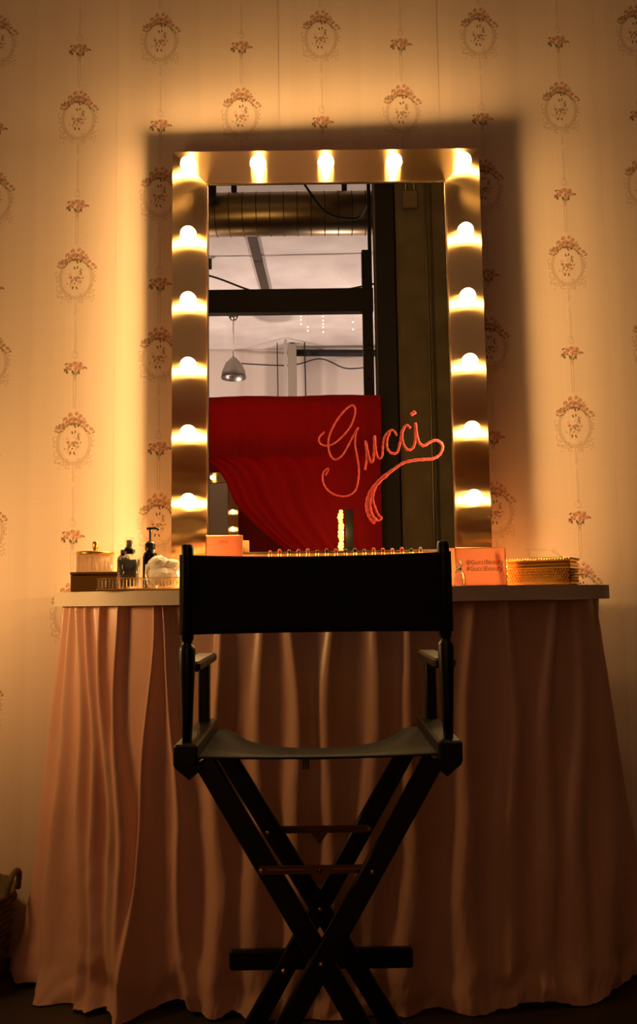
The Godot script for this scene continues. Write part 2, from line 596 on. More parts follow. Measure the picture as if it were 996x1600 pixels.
# ------------------------------------------------------------------ director's chair
func directors_chair() -> void:
	var c := thing("directors_chair", "tall black wooden director's chair with black canvas back in front of vanity", "chair", Vector3(-0.003, 0, -1.93))
	var zr := 0.15      # back of the chair, towards the camera
	var zf := -0.15
	for s: float in [-1.0, 1.0]:
		# rear post: turned, tapering down, waist under the canvas, rounded tip
		part("rear_post", lathed([Vector2(0, 0.752), Vector2(0.010, 0.752), Vector2(0.0115, 0.80), Vector2(0.0155, 0.89), Vector2(0.0168, 0.938), Vector2(0.0150, 0.946), Vector2(0.0105, 0.950), Vector2(0.0105, 0.956), Vector2(0.0130, 0.960), Vector2(0.0130, 1.145), Vector2(0.0115, 1.1545), Vector2(0.0, 1.156)], 20, Vector3(s * 0.2655, 0, zr)), M.paint, c)
		part("front_post", box(Vector3(0.025, 0.140, 0.034), Vector3(s * 0.270, 0.822, zf), 0.003), M.paint, c)
		part("armrest", box(Vector3(0.046, 0.021, 0.300), Vector3(s * 0.266, 0.902, zf + 0.125), 0.005), M.paint, c)
		part("side_rail", box(Vector3(0.048, 0.042, 0.375), Vector3(s * 0.264, 0.733, 0.0), 0.004), M.paint, c)
		# pentagonal hinge cheek under each end of the rail
		for z: float in [zr + 0.012, zf - 0.012]:
			var st := mb()
			var poly := PackedVector2Array([Vector2(-0.290, 0.714), Vector2(-0.287, 0.706), Vector2(-0.258, 0.682), Vector2(-0.236, 0.700), Vector2(-0.236, 0.714)])
			if s > 0:
				for i in poly.size():
					poly[i].x = -poly[i].x
				poly.reverse()
			prism(st, poly, z - 0.011, z + 0.011)
			part("hinge_cheek", commit(st), M.paint, c)
	# canvas back: a sleeve round both posts
	var back := mb()
	var front_rows := []
	var rear_rows := []
	for j in 21:
		var v := j / 20.0
		var fr := []
		var rr := []
		for i in 41:
			var u := i / 40.0 * 2.0 - 1.0
			var sag := 0.006 * (1.0 - u * u)
			var y := lerpf(0.969, 1.1335 - sag, v) + 0.0015 * (1 - u * u) * (1.0 - v)
			var th := 0.0035 + 0.0125 * exp(-pow((absf(u) - 0.945) / 0.05, 2.0))
			var zz := -0.012 * (1.0 - u * u)
			var x := u * 0.2815
			if absf(u) > 0.999:
				th = 0.004
			rr.append(Vector3(x, y, zr + zz + th))
			fr.append(Vector3(x, y, zr + zz - th))
		rear_rows.append(rr)
		fr.reverse()
		front_rows.append(fr)
	grid(back, rear_rows)
	grid(back, front_rows)
	for i in 40:
		quad(back, rear_rows[20][i], rear_rows[20][i + 1], front_rows[20][39 - i], front_rows[20][40 - i])
		quad(back, rear_rows[0][i + 1], rear_rows[0][i], front_rows[0][40 - i], front_rows[0][39 - i])
	for j in 20:
		quad(back, rear_rows[j][40], front_rows[j][0], front_rows[j + 1][0], rear_rows[j + 1][40])
		quad(back, front_rows[j][40], rear_rows[j][0], rear_rows[j + 1][0], front_rows[j + 1][40])
	part("canvas_back", commit(back), M.canvas, c)
	# canvas seat sling
	var seat := mb()
	var top := []
	var bot := []
	for j in 17:
		var v := j / 16.0          # 0 rear, 1 front
		var rt := []
		var rb := []
		for i in 41:
			var u := i / 40.0 * 2.0 - 1.0
			var k := 1.0 - pow(absf(u), 2.2)
			var dip := lerpf(0.004, 0.044, smoothstep(0.0, 0.7, v)) * k
			var lift := 0.014 * exp(-pow((absf(u) - 0.86) / 0.12, 2.0)) * smoothstep(0.2, 1.0, v)
			var y := 0.727 - dip + lift
			var p := Vector3(u * 0.246, y, lerpf(zr + 0.02, zf - 0.02, v))
			rt.append(p)
			rb.append(p - Vector3(0, 0.0035, 0))
		top.append(rt)
		rb.reverse()
		bot.append(rb)
	grid(seat, top)
	grid(seat, bot)
	for i in 40:
		quad(seat, bot[0][40 - i], bot[0][39 - i], top[0][i + 1], top[0][i])
		quad(seat, top[16][i], top[16][i + 1], bot[16][39 - i], bot[16][40 - i])
	part("canvas_seat", commit(seat), M.canvas, c)
	var tag := mb()
	for k in 3:
		cbox(tag, Vector3(-0.030 + k * 0.005, 0.709, zr + 0.012), Vector3(0.0042, 0.022, 0.0008), 0.0003)
	part("care_tag", commit(tag), mat(Color(0.35, 0.33, 0.30), 0.9), c, "small pale care tag")
	# crossed legs: pairs at the rear and at the front
	for e: Array in [[zr, -0.012, 0.012], [zf, 0.012, -0.012]]:
		var z: float = e[0]
		for q: Array in [[-1.0, z + e[1]], [1.0, z + e[2]]]:
			var st := mb()
			var s: float = q[0]
			var lean := 0.009 if s < 0 and z < 0 else 0.0
			bar(st, Vector3(s * (0.2335 + lean), 0.716, q[1]), Vector3(-s * (0.178 + lean * 0.9), 0.026, q[1]), 0.043, 0.021, Vector3(1, 0, 0), 0.0035)
			part("leg", commit(st), M.paint, c)
		# bolts
		for bp: Array in [[0.0, 0.327], [0.104 if z > 0 else 0.118, 0.500], [-0.116 if z > 0 else -0.119, 0.500]]:
			var bz: float = z + 0.0225 if bp[0] >= 0.0 and z > 0 or bp[0] <= 0.0 and z < 0 else z + 0.004
			part("bolt", lathed([Vector2(0.0, 0.0), Vector2(0.0052, 0.0), Vector2(0.0045, 0.0022), Vector2(0.0, 0.0036)], 12, Vector3(bp[0], bp[1], bz), Basis(Vector3.RIGHT, PI / 2)), M.gold, c, "brass bolt head")
		# folding brass brace
		var br := part("brace", brace_mesh(-0.124, 0.118 if z > 0 else 0.122, 0.5, z), M.dark_gold, c, "brass folding brace")
		part("rivet", lathed([Vector2(0.0, 0.0), Vector2(0.0042, 0.0), Vector2(0.0, 0.003)], 10, Vector3(0, 0.499, z + 0.003), Basis(Vector3.RIGHT, PI / 2)), M.gold, br)
	part("footrest", box(Vector3(0.432, 0.046, 0.020), Vector3(0, 0.197, zf - 0.034), 0.005), M.paint, c)
	for s: float in [-1.0, 1.0]:
		part("bolt", lathed([Vector2(0.0, 0.0), Vector2(0.006, 0.0), Vector2(0.005, 0.0024), Vector2(0.0, 0.004)], 12, Vector3(s * 0.086, 0.192, zf + (0.0225 if s < 0 else 0.0) ), Basis(Vector3.RIGHT, PI / 2)), M.gold, c, "brass bolt head")
		part("floor_rail", box(Vector3(0.045, 0.034, 0.42), Vector3(s * 0.192, 0.017, 0), 0.004), M.paint, c)


func brace_mesh(xa: float, xb: float, y: float, z: float) -> ArrayMesh:
	var st := mb()
	var half := 0.0085
	for e: Array in [[xa, -0.012], [0.012, xb]]:
		var poly := PackedVector2Array()
		var l: float = e[0]
		var r: float = e[1]
		for k in 7:
			var an := PI / 2 + PI * k / 6.0
			poly.append(Vector2(l + half + cos(an) * half, y + sin(an) * half))
		for k in 7:
			var an := -PI / 2 + PI * k / 6.0
			poly.append(Vector2(r - half + cos(an) * half, y + sin(an) * half))
		prism(st, poly, z - 0.0008, z + 0.0008)
		cbox(st, Vector3((l + r) / 2.0, y - 0.001, z + 0.001), Vector3(absf(r - l) * 0.7, 0.005, 0.0022), 0.001)
	prism(st, PackedVector2Array([Vector2(-0.024, y + 0.009), Vector2(-0.018, y - 0.010), Vector2(0.0, y - 0.034), Vector2(0.018, y - 0.010), Vector2(0.024, y + 0.009)]), z + 0.0009, z + 0.0024)
	return commit(st)


# ------------------------------------------------------------------ vanity table
const TX := 0.0425
const TA := 0.8280
const TB := 0.375
const TZ := -2.635
const TN := 2.6


func bow(shrink: float, count: int) -> Array:   # outline of the bow-fronted top from the left end round to the right end
	var raw := []
	for k in 721:
		var th := PI - PI * k / 720.0
		var c := cos(th)
		var s := sin(th)
		raw.append(Vector2(TX + (TA - shrink) * signf(c) * pow(absf(c), 2.0 / TN), TZ + (TB - shrink) * pow(absf(s), 2.0 / TN)))
	var acc := [0.0]
	for k in 720:
		acc.append(acc[-1] + raw[k].distance_to(raw[k + 1]))
	var out := []
	var j := 0
	for k in count:
		var d: float = acc[-1] * k / (count - 1)
		while j < 719 and acc[j + 1] < d:
			j += 1
		out.append(raw[j].lerp(raw[j + 1], clampf((d - acc[j]) / maxf(1e-6, acc[j + 1] - acc[j]), 0, 1)))
	return out


func vanity_table() -> void:
	var t := thing("vanity_table", "bow-fronted vanity table with cream top and pleated pink satin skirt", "table")
	var o := bow(0.0, 161)
	var st := mb()
	var poly := PackedVector2Array()
	for p: Vector2 in o:
		poly.append(Vector2(p.x, -p.y))
	poly.reverse()
	# poly lives in (x, -z); turn it up so that the extrusion runs along y
	var tf := Transform3D(Basis(Vector3(1, 0, 0), Vector3(0, 0, -1), Vector3(0, 1, 0)), Vector3.ZERO)
	prism(st, poly, TABLE - 0.0395, TABLE, tf)
	part("tabletop", commit(st), M.top, t)
	for p: Array in [[-0.62, -2.62], [0.70, -2.62], [-0.40, -2.42], [0.48, -2.42]]:
		part("leg", box(Vector3(0.05, TABLE - 0.0395, 0.05), Vector3(p[0], (TABLE - 0.0395) / 2.0, p[1]), 0.003), M.top, t)
	# skirt
	var n := 721
	var line := bow(0.034, n)
	var len := 0.0
	for k in n - 1:
		len += line[k].distance_to(line[k + 1])
	var nrm := []
	for k in n:
		var d: Vector2 = (line[mini(k + 1, n - 1)] - line[maxi(k - 1, 0)]).normalized()
		nrm.append(Vector2(-d.y, d.x) * (-1.0))
		if nrm[k].y < -0.2:
			nrm[k] = -nrm[k]
	if nrm[n / 2].y < 0:
		for k in n:
			nrm[k] = -nrm[k]
	# folds: arc position at the top and at the hem (share of the length), width, depth at top and hem
	var folds := []
	folds = [[0, 0, 0.0113, 0.0246, 0.0427], [0.03, 0.028, 0.0094, 0.018, 0.0459], [0.062, 0.0633, 0.0101, 0.0241, 0.0407], [0.088, 0.115, 0.0112, 0.0202, 0.0484], [0.1119, 0.1717, 0.0111, 0.0213, 0.0437], [0.137, 0.187, 0.0109, 0.0195, 0.044], [0.1623, 0.2089, 0.0113, 0.0201, 0.0485], [0.19, 0.222, 0.0109, 0.0248, 0.04], [0.2422, 0.2351, 0.0088, 0.0244, 0.0485], [0.2554, 0.3078, 0.0101, 0.0188, 0.0375], [0.3434, 0.3375, 0.0181, 0.0143, 0.0511], [0.3942, 0.3992, 0.0177, 0.0136, 0.0458], [0.4436, 0.4437, 0.0159, 0.0195, 0.0504], [0.5, 0.4862, 0.0171, 0.0172, 0.0466], [0.5564, 0.5419, 0.0194, 0.0198, 0.0345], [0.605, 0.5913, 0.0159, 0.0168, 0.0395], [0.6904, 0.6655, 0.0177, 0.0127, 0.0498], [0.7522, 0.7204, 0.0172, 0.0129, 0.0459], [0.8228, 0.764, 0.0155, 0.0136, 0.0427], [0.8697, 0.8118, 0.0141, 0.0137, 0.0496], [0.9484, 0.8473, 0.0186, 0.0121, 0.048], [0.965, 0.945, 0.0131, 0.0147, 0.0503], [1, 1, 0.018, 0.0144, 0.0408]]
	var nz := FastNoiseLite.new()
	nz.seed = 4
	nz.frequency = 1.0
	var rows := []
	var steps := 72
	for j in steps + 1:
		var v := float(j) / steps          # 0 hem, 1 top
		var d := 1.0 - v
		var row := []
		for k in n:
			var s := float(k) / (n - 1)
			var off := 0.0
			for f: Array in folds:
				var c: float = lerpf(f[1], f[0], v) + 0.005 * sin(v * 5.0 + f[0] * 40.0) + 0.003 * sin(v * 11.0 + f[1] * 70.0)
				var x: float = (s - c) / (f[2] * (0.40 + 1.0 * d))
				var skew := 1.0 - smoothstep(0.26, 0.42, s)
				x *= lerpf(0.9, 1.7, skew) if x < 0 else lerpf(0.9, 0.9, skew)
				off += lerpf(f[4], f[3], pow(v, 0.8)) * lerpf(0.85, 1.1, 1.0 - smoothstep(0.26, 0.42, s)) / (1.0 + x * x * x * x + 0.8 * x * x)
			var side := 1.0 - smoothstep(0.0, 0.3, minf(s, 1.0 - s))
			off += pow(d, 1.15) * lerpf(0.03, 0.085, side) - 0.012
			off += 0.010 * d * nz.get_noise_2d(s * 14.0, v * 3.0)
			var crump := 1.0 - smoothstep(0.0, 0.16, v)
			off += 0.024 * crump * nz.get_noise_2d(s * 11.0 + 9.0, v * 8.0) + 0.012 * crump * (1.0 - smoothstep(0.1, 0.35, s))
			var p: Vector2 = line[k] + nrm[k] * maxf(off, -0.012)
			p.y = maxf(p.y, -2.672 + 0.0306 * -p.x)
			var hem := 0.004 + 0.034 * maxf(0.0, nz.get_noise_2d(s * 10.0, 40.0))
			row.append(Vector3(p.x, lerpf(hem, TABLE - 0.040, v), p.y))
		rows.append(row)
	var sk := mb()
	grid(sk, rows)
	part("skirt", commit(sk), M.satin, t, "pleated dusty pink satin skirt")


# ------------------------------------------------------------------ lettering on the glass
func globe_lamp() -> void:
	var g := thing("globe_floor_lamp", "floor lamp with frosted globe lighting the table from the left, out of frame", "lamp", Vector3(-1.22, 0, -2.06))
	part("base", lathed([Vector2(0, 0), Vector2(0.13, 0), Vector2(0.13, 0.014), Vector2(0.02, 0.026), Vector2(0, 0.026)], 36), M.gold, g)
	part("pole", tubed([Vector3(0, 0.02, 0), Vector3(0, 1.04, 0)], 0.011, 12), M.gold, g)
	part("cup", lathed([Vector2(0, 1.035), Vector2(0.02, 1.035), Vector2(0.045, 1.055), Vector2(0.043, 1.058), Vector2(0, 1.045)], 28), M.gold, g)
	var prof := []
	for k in 15:
		var an := PI * k / 14.0
		prof.append(Vector2(sin(an) * 0.075, 1.125 - cos(an) * 0.075))
	var gl := part("globe", lathed(prof, 28), glow(Color(1.0, 0.80, 0.52), 3.0), g)
	omni(Vector3(0, 1.125, 0), Color(1.0, 0.77, 0.47), 0.38, 0.07, gl)


func lettering() -> void:
	var z := -2.5965
	var strokes := [
		[[[0.0297, 1.5484], [0.0135, 1.5325], [0.0133, 1.5163], [0.0291, 1.506], [0.0541, 1.5102], [0.0795, 1.5292], [0.1073, 1.5612], [0.1226, 1.598], [0.1244, 1.6212], [0.1154, 1.6306], [0.0969, 1.6192], [0.0714, 1.5894], [0.0503, 1.5527], [0.0407, 1.5206], [0.0424, 1.4883], [0.0512, 1.4675], [0.0647, 1.4627], [0.0854, 1.4785], [0.1065, 1.515], [0.1253, 1.5494], [0.1333, 1.5608]], 0.0026],
		[[[0.1333, 1.5608], [0.1252, 1.5424], [0.1223, 1.5102], [0.1276, 1.4733], [0.1323, 1.4366], [0.1307, 1.4], [0.122, 1.3682], [0.1036, 1.3525], [0.081, 1.3483], [0.054, 1.3555], [0.0316, 1.374], [0.022, 1.397], [0.0233, 1.4198], [0.0348, 1.4334], [0.0393, 1.4324], [0.0332, 1.4187], [0.0277, 1.4142]], 0.0026],
		[[[0.1543, 1.519], [0.1571, 1.4959], [0.1573, 1.4637], [0.1512, 1.4295]], 0.0034],
		[[[0.1556, 1.5144], [0.1596, 1.4867], [0.1689, 1.4544], [0.1768, 1.4612], [0.1811, 1.4956], [0.1833, 1.5347]], 0.0042],
		[[[0.1833, 1.5333], [0.1844, 1.5001], [0.1884, 1.4725], [0.1964, 1.4641], [0.2047, 1.4723], [0.2081, 1.5044], [0.2123, 1.5274], [0.2231, 1.5434], [0.2392, 1.551], [0.2511, 1.5338]], 0.0036],
		[[[0.23, 1.5456], [0.2204, 1.5227], [0.2207, 1.495], [0.234, 1.4797], [0.2513, 1.4831], [0.2621, 1.5175], [0.2673, 1.5451], [0.2806, 1.5657], [0.294, 1.5563]], 0.0042],
		[[[0.275, 1.5612], [0.2671, 1.5359], [0.2701, 1.5082], [0.2833, 1.4896], [0.2993, 1.4949], [0.3077, 1.5215], [0.3095, 1.5732]], 0.0042],
		[[[0.3095, 1.5732], [0.3118, 1.5399], [0.3188, 1.5121], [0.3335, 1.5013], [0.352, 1.5116], [0.3704, 1.5178], [0.3874, 1.5075], [0.3905, 1.4904], [0.3791, 1.4708], [0.3597, 1.4609], [0.337, 1.459], [0.3006, 1.4562], [0.2686, 1.4484], [0.241, 1.4305], [0.2202, 1.4148]], 0.0046],
		[[[0.2959, 1.5979], [0.3103, 1.6075]], 0.0062],
		[[[0.241, 1.4305], [0.2088, 1.4081], [0.181, 1.3811], [0.1624, 1.354], [0.1541, 1.3223], [0.1576, 1.295], [0.1676, 1.2745], [0.1786, 1.264]], 0.0048],
		[[[0.2202, 1.4134], [0.1902, 1.3878], [0.1715, 1.3584], [0.164, 1.3221], [0.1701, 1.2903], [0.1833, 1.2743]], 0.0052],
		[[[0.2019, 1.4059], [0.1818, 1.3719], [0.1734, 1.3402], [0.1796, 1.3128], [0.1891, 1.29], [0.1992, 1.2799], [0.1878, 1.2738], [0.1698, 1.2758]], 0.0036],
	]
	var root := thing("lipstick_lettering", "coral red cursive lettering drawn in lipstick across the mirror glass", "lettering", Vector3(0.2, 1.25, z))
	for s: Array in strokes:
		var pts := []
		for p: Array in s[0]:
			pts.append(Vector3(p[0] - 0.2, p[1] - 1.25, 0.0))
		var sm := smooth(pts, 6)
		var rad := []
		for i in sm.size():
			rad.append(s[1] * (0.9 + 0.16 * sin(i * 1.7 + s[1] * 900.0)))
		var st := mb()
		tube(st, sm, rad, 8, 0.28, Vector3(0, 0, 1))
		part("stroke", commit(st), M.lipstick_ink, root)


# ------------------------------------------------------------------ things on the table
func sign_card(at: Vector3, w: float, h: float, turn: float, lean: float, label: String) -> Node3D:
	var r := thing("framed_card", label, "sign", at, turn)
	var b := Basis(Vector3.RIGHT, -lean)
	part("card", box(Vector3(w - 0.004, h - 0.004, 0.0016), b * Vector3(0, h / 2.0, 0), 0.0004, b), M.card, r)
	for e: Array in [[0.0, 0.0012, w, 0.0024], [0.0, h - 0.0012, w, 0.0024], [-w / 2.0 + 0.0012, h / 2.0, 0.0024, h], [w / 2.0 - 0.0012, h / 2.0, 0.0024, h]]:
		part("frame_edge", box(Vector3(e[2], e[3], 0.005), b * Vector3(e[0], e[1], 0), 0.0006, b), M.gold, r)
	var st := mb()
	bar(st, b * Vector3(w * 0.32, h * 0.86, -0.004), Vector3(w * 0.40, 0.001, -0.055), 0.012, 0.002, Vector3.RIGHT, 0.0005)
	part("easel_leg", commit(st), M.gold, r)
	return r


func printed(text: String, size: float, at: Vector3, b: Basis, parent: Node, colour: Material) -> void:
	var tm := TextMesh.new()
	var f := SystemFont.new()
	f.font_names = PackedStringArray(["Droid Sans"])
	tm.font = f
	tm.text = text
	tm.font_size = 32
	tm.pixel_size = size / 32.0
	tm.depth = 0.0004
	tm.horizontal_alignment = HORIZONTAL_ALIGNMENT_LEFT
	var o := part("lettering", tm, colour, parent)
	o.transform = Transform3D(b, at)


func table_things() -> void:
	var T := TABLE + 0.0005
	# fluted glass canister with brass lid
	var jar := thing("glass_canister", "fluted clear glass canister with brass lid and knob at left end of table", "jar", Vector3(-0.655, T, -2.535))
	part("body", lathed([Vector2(0, 0), Vector2(0.050, 0), Vector2(0.0525, 0.004), Vector2(0.0525, 0.108), Vector2(0.049, 0.108), Vector2(0.049, 0.006), Vector2(0, 0.006)], 132, Vector3.ZERO, Basis(), 0.034, 22), M.fluted, jar)
	part("lid", lathed([Vector2(0, 0.109), Vector2(0.054, 0.109), Vector2(0.0565, 0.111), Vector2(0.0565, 0.116), Vector2(0.052, 0.119), Vector2(0, 0.120)], 48), M.gold, jar)
	part("knob", lathed([Vector2(0, 0.120), Vector2(0.0055, 0.120), Vector2(0.0055, 0.126), Vector2(0.0078, 0.128), Vector2(0.0082, 0.146), Vector2(0.0068, 0.149), Vector2(0, 0.149)], 20), M.gold, jar)
	# low bronze box in front of it
	var bb := thing("bronze_box", "low dark bronze box standing in front of fluted glass canister", "box", Vector3(-0.622, T, -2.425), 0.04)
	part("box_body", box(Vector3(0.128, 0.046, 0.075), Vector3(0, 0.023, 0), 0.002), M.dark_gold, bb)
	part("lid", box(Vector3(0.131, 0.008, 0.078), Vector3(0, 0.0505, 0), 0.002), M.dark_gold, bb)
	# tray with ribbed glass sides on a brass base
	var tray := thing("glass_tray", "shallow mirrored tray with ribbed glass rim and brass base", "tray", Vector3(-0.463, T, -2.375))
	part("base", box(Vector3(0.262, 0.006, 0.130), Vector3(0, 0.003, 0), 0.002), M.gold, tray)
	for e: Array in [[0.0, 0.062, 0.258, 0.004], [0.0, -0.062, 0.258, 0.004], [-0.127, 0.0, 0.004, 0.120], [0.127, 0.0, 0.004, 0.120]]:
		part("glass_side", box(Vector3(e[2], 0.026, e[3]), Vector3(e[0], 0.0195, e[1]), 0.001), M.clear, tray)
	for e: Array in [[0.0, 0.062, 0.262, 0.005], [0.0, -0.062, 0.262, 0.005], [-0.127, 0.0, 0.005, 0.124], [0.127, 0.0, 0.005, 0.124]]:
		part("rim", box(Vector3(e[2], 0.0022, e[3]), Vector3(e[0], 0.0336, e[1]), 0.0006), M.gold, tray)
	for k in 27:
		part("glass_rib", box(Vector3(0.0032, 0.0245, 0.0026), Vector3(-0.123 + k * 0.00946, 0.0193, 0.0656), 0.0008), M.glass, tray)
	# spray bottle on the tray
	var sp := thing("spray_bottle", "square glass spray bottle of dark liquid with black collar on the tray", "bottle", Vector3(-0.5235, T + 0.0062, -2.395))
	part("flask", lathed([Vector2(0, 0), Vector2(0.030, 0), Vector2(0.033, 0.004), Vector2(0.040, 0.082), Vector2(0.038, 0.088), Vector2(0.016, 0.092), Vector2(0.013, 0.097), Vector2(0.010, 0.097), Vector2(0.012, 0.090), Vector2(0.034, 0.083), Vector2(0.028, 0.006), Vector2(0, 0.006)], 4, Vector3.ZERO, Basis(Vector3.UP, PI / 4)), M.clear, sp)
	part("liquid", lathed([Vector2(0, 0.0065), Vector2(0.0275, 0.0065), Vector2(0.0335, 0.080), Vector2(0, 0.081)], 4, Vector3.ZERO, Basis(Vector3.UP, PI / 4)), M.ink, sp)
	part("collar", lathed([Vector2(0, 0.097), Vector2(0.0155, 0.097), Vector2(0.016, 0.099), Vector2(0.016, 0.109), Vector2(0.013, 0.112), Vector2(0.011, 0.116), Vector2(0, 0.116)], 24), M.plastic, sp)
	part("nozzle", lathed([Vector2(0, 0.116), Vector2(0.0085, 0.116), Vector2(0.008, 0.133), Vector2(0.006, 0.136), Vector2(0, 0.136)], 20), mat(Color(0.35, 0.31, 0.27), 0.4), sp)
	part("cap", lathed([Vector2(0.0115, 0.1162), Vector2(0.0115, 0.143), Vector2(0.0105, 0.145), Vector2(0, 0.145), Vector2(0, 0.1445), Vector2(0.0100, 0.1445), Vector2(0.0108, 0.1425), Vector2(0.0108, 0.1162)], 24), M.clear, sp)
	# pump bottle behind
	var pu := thing("pump_bottle", "dark bottle with slim black pump head standing behind the spray bottle", "bottle", Vector3(-0.483, T, -2.485))
	part("flask", lathed([Vector2(0, 0), Vector2(0.020, 0), Vector2(0.0215, 0.003), Vector2(0.0215, 0.098), Vector2(0.018, 0.110), Vector2(0.010, 0.116), Vector2(0, 0.116)], 28), M.ink, pu)
	part("collar", lathed([Vector2(0, 0.116), Vector2(0.0145, 0.116), Vector2(0.015, 0.118), Vector2(0.015, 0.136), Vector2(0.010, 0.142), Vector2(0.006, 0.144), Vector2(0, 0.144)], 24), M.plastic, pu)
	part("stem", lathed([Vector2(0, 0.144), Vector2(0.0032, 0.144), Vector2(0.0032, 0.178), Vector2(0, 0.178)], 14), M.plastic, pu)
	var ps := mb()
	tube(ps, smooth([Vector3(-0.010, 0.180, 0), Vector3(0.0, 0.1815, 0), Vector3(0.018, 0.181, 0), Vector3(0.026, 0.176, 0)], 5), 0.0036, 10)
	part("spout", commit(ps), M.plastic, pu)
	# small dark bottle between canister and spray bottle
	var db := thing("dark_bottle", "small black round bottle half hidden between canister and spray bottle", "bottle", Vector3(-0.566, T, -2.515))
	part("flask", lathed([Vector2(0, 0), Vector2(0.018, 0), Vector2(0.019, 0.003), Vector2(0.019, 0.092), Vector2(0.014, 0.104), Vector2(0.008, 0.108), Vector2(0, 0.108)], 24), M.ink, db)
	part("cap", lathed([Vector2(0, 0.108), Vector2(0.0095, 0.108), Vector2(0.0095, 0.120), Vector2(0.008, 0.122), Vector2(0, 0.122)], 20), M.plastic, db)
	# glass bowl filled with cotton
	var bw := thing("glass_bowl", "clear glass bowl standing on the tray beside black chair back", "bowl", Vector3(-0.427, T + 0.0062, -2.385))
	part("bowl", lathed([Vector2(0, 0), Vector2(0.036, 0), Vector2(0.045, 0.012), Vector2(0.050, 0.035), Vector2(0.0485, 0.066), Vector2(0.047, 0.066), Vector2(0.048, 0.036), Vector2(0.0435, 0.014), Vector2(0.034, 0.004), Vector2(0, 0.004)], 40), M.clear, bw)
	part("foot_ring", lathed([Vector2(0.028, -0.0002), Vector2(0.034, -0.0002), Vector2(0.034, 0.0022), Vector2(0.028, 0.0022)], 32), M.clear, bw)
	var ct := thing("cotton_wool", "heap of crumpled white cotton wool filling the glass bowl", "cotton", Vector3(-0.427, T + 0.011, -2.385))
	var nz := FastNoiseLite.new()
	nz.seed = 8
	nz.frequency = 1.0
	for q: Array in [[0.0, 0.030, 0.0, 0.041], [-0.012, 0.064, 0.002, 0.030], [0.022, 0.058, -0.004, 0.026]]:
		var st := mb()
		var rows := []
		for j in 25:
			var ph := PI * j / 24.0
			var row := []
			for i in 37:
				var th := TAU * (i % 36) / 36.0
				var d := Vector3(sin(ph) * sin(th), -cos(ph), sin(ph) * cos(th))
				var r: float = q[3] * (1.0 + 0.32 * absf(nz.get_noise_3d(d.x * 1.6 + q[0] * 99, d.y * 1.6, d.z * 1.6)) + 0.10 * nz.get_noise_3d(d.x * 6, d.y * 6, d.z * 6 + q[1] * 77) - 0.1)
				var p := d * r
				p.y = maxf(p.y * 0.72 + q[1], 0.0)
				var lim := 0.0415 if p.y < 0.058 else 0.060
				var hr := Vector2(p.x + q[0], p.z + q[2])
				if hr.length() > lim:
					hr = hr.normalized() * lim
				row.append(Vector3(hr.x, p.y, hr.y))
			rows.append(row)
		grid(st, rows)
		part("tuft", commit(st), M.cotton, ct)
	# left card
	var lc := sign_card(Vector3(-0.268, T, -2.475), 0.108, 0.158, 0.0, 0.05, "upright coral card in gold frame behind left end of chair back")
	var lb := Basis(Vector3.RIGHT, -0.05)
	printed("GUCCI", 0.0095, lb * Vector3(-0.017, 0.139, 0.0012), lb, lc, mat(Color(0.66, 0.30, 0.22), 0.8))
	# cotton pads beside it
	for k in 2:
		var pts := [[-0.236, 0.055, "stack of cream ruffled cotton pads beside left coral card"], [-0.196, 0.048, "stack of cream ruffled cotton pads nearest the lipstick rack"]]
		var cp := thing("cotton_pads", pts[k][2], "cotton pads", Vector3(pts[k][0], T, -2.415), 0.0, "cotton pad stacks behind the chair")
		for j in 11:
			part("pad", lathed([Vector2(0, 0), Vector2(0.018, 0), Vector2(0.0205, 0.0042), Vector2(0.018, 0.0084), Vector2(0, 0.0084)], 20, Vector3(0.001 * sin(j * 2.3), j * 0.0084 + 0.0002, 0.001 * cos(j * 1.7)), Basis(), 0.04, 9), M.cotton, cp)
	# lipstick rack with a row of open lipsticks
	var rk := thing("lipstick_rack", "long low gold rack holding a row of lipsticks behind chair", "rack", Vector3(0.09, T, -2.43))
	part("shelf", box(Vector3(0.50, 0.006, 0.050), Vector3(0, 0.060, 0), 0.001), M.gold, rk)
	part("back_panel", box(Vector3(0.50, 0.057, 0.004), Vector3(0, 0.0285, -0.022), 0.001), M.gold, rk)
	for s: float in [-1.0, 1.0]:
		part("end_panel", box(Vector3(0.004, 0.057, 0.042), Vector3(s * 0.248, 0.0285, 0.002), 0.001), M.gold, rk)
	var shades := [["pale coral", Color(0.78, 0.35, 0.25)], ["rose pink", Color(0.74, 0.25, 0.22)], ["dark plum", Color(0.25, 0.04, 0.05)], ["brick red", Color(0.50, 0.12, 0.08)], ["caramel", Color(0.62, 0.32, 0.18)], ["deep red", Color(0.42, 0.05, 0.05)], ["wine", Color(0.34, 0.05, 0.06)], ["terracotta", Color(0.60, 0.20, 0.11)], ["oxblood", Color(0.30, 0.05, 0.05)], ["black", Color(0.03, 0.02, 0.02)], ["dusky mauve", Color(0.42, 0.24, 0.24)], ["orange", Color(0.72, 0.28, 0.12)], ["scarlet", Color(0.70, 0.10, 0.07)], ["salmon", Color(0.80, 0.36, 0.27)], ["coral red", Color(0.76, 0.20, 0.14)], ["chocolate", Color(0.22, 0.08, 0.05)], ["nude", Color(0.70, 0.45, 0.33)]]
	for k in shades.size():
		var x := -0.1316 + k * 0.0266
		var ls := thing("lipstick", "open %s lipstick, number %s from the left in rack behind chair" % [shades[k][0], ["one", "two", "three", "four", "five", "six", "seven", "eight", "nine", "ten", "eleven", "twelve", "thirteen", "fourteen", "fifteen", "sixteen", "seventeen"][k]], "lipstick", Vector3(x, T + 0.0632, -2.428), 0.3 * sin(k * 2.0), "lipsticks in the gold rack")
		part("case", lathed([Vector2(0, 0), Vector2(0.0072, 0), Vector2(0.0072, 0.026), Vector2(0.0062, 0.0265), Vector2(0.0062, 0.036), Vector2(0, 0.036)], 16), M.gold, ls)
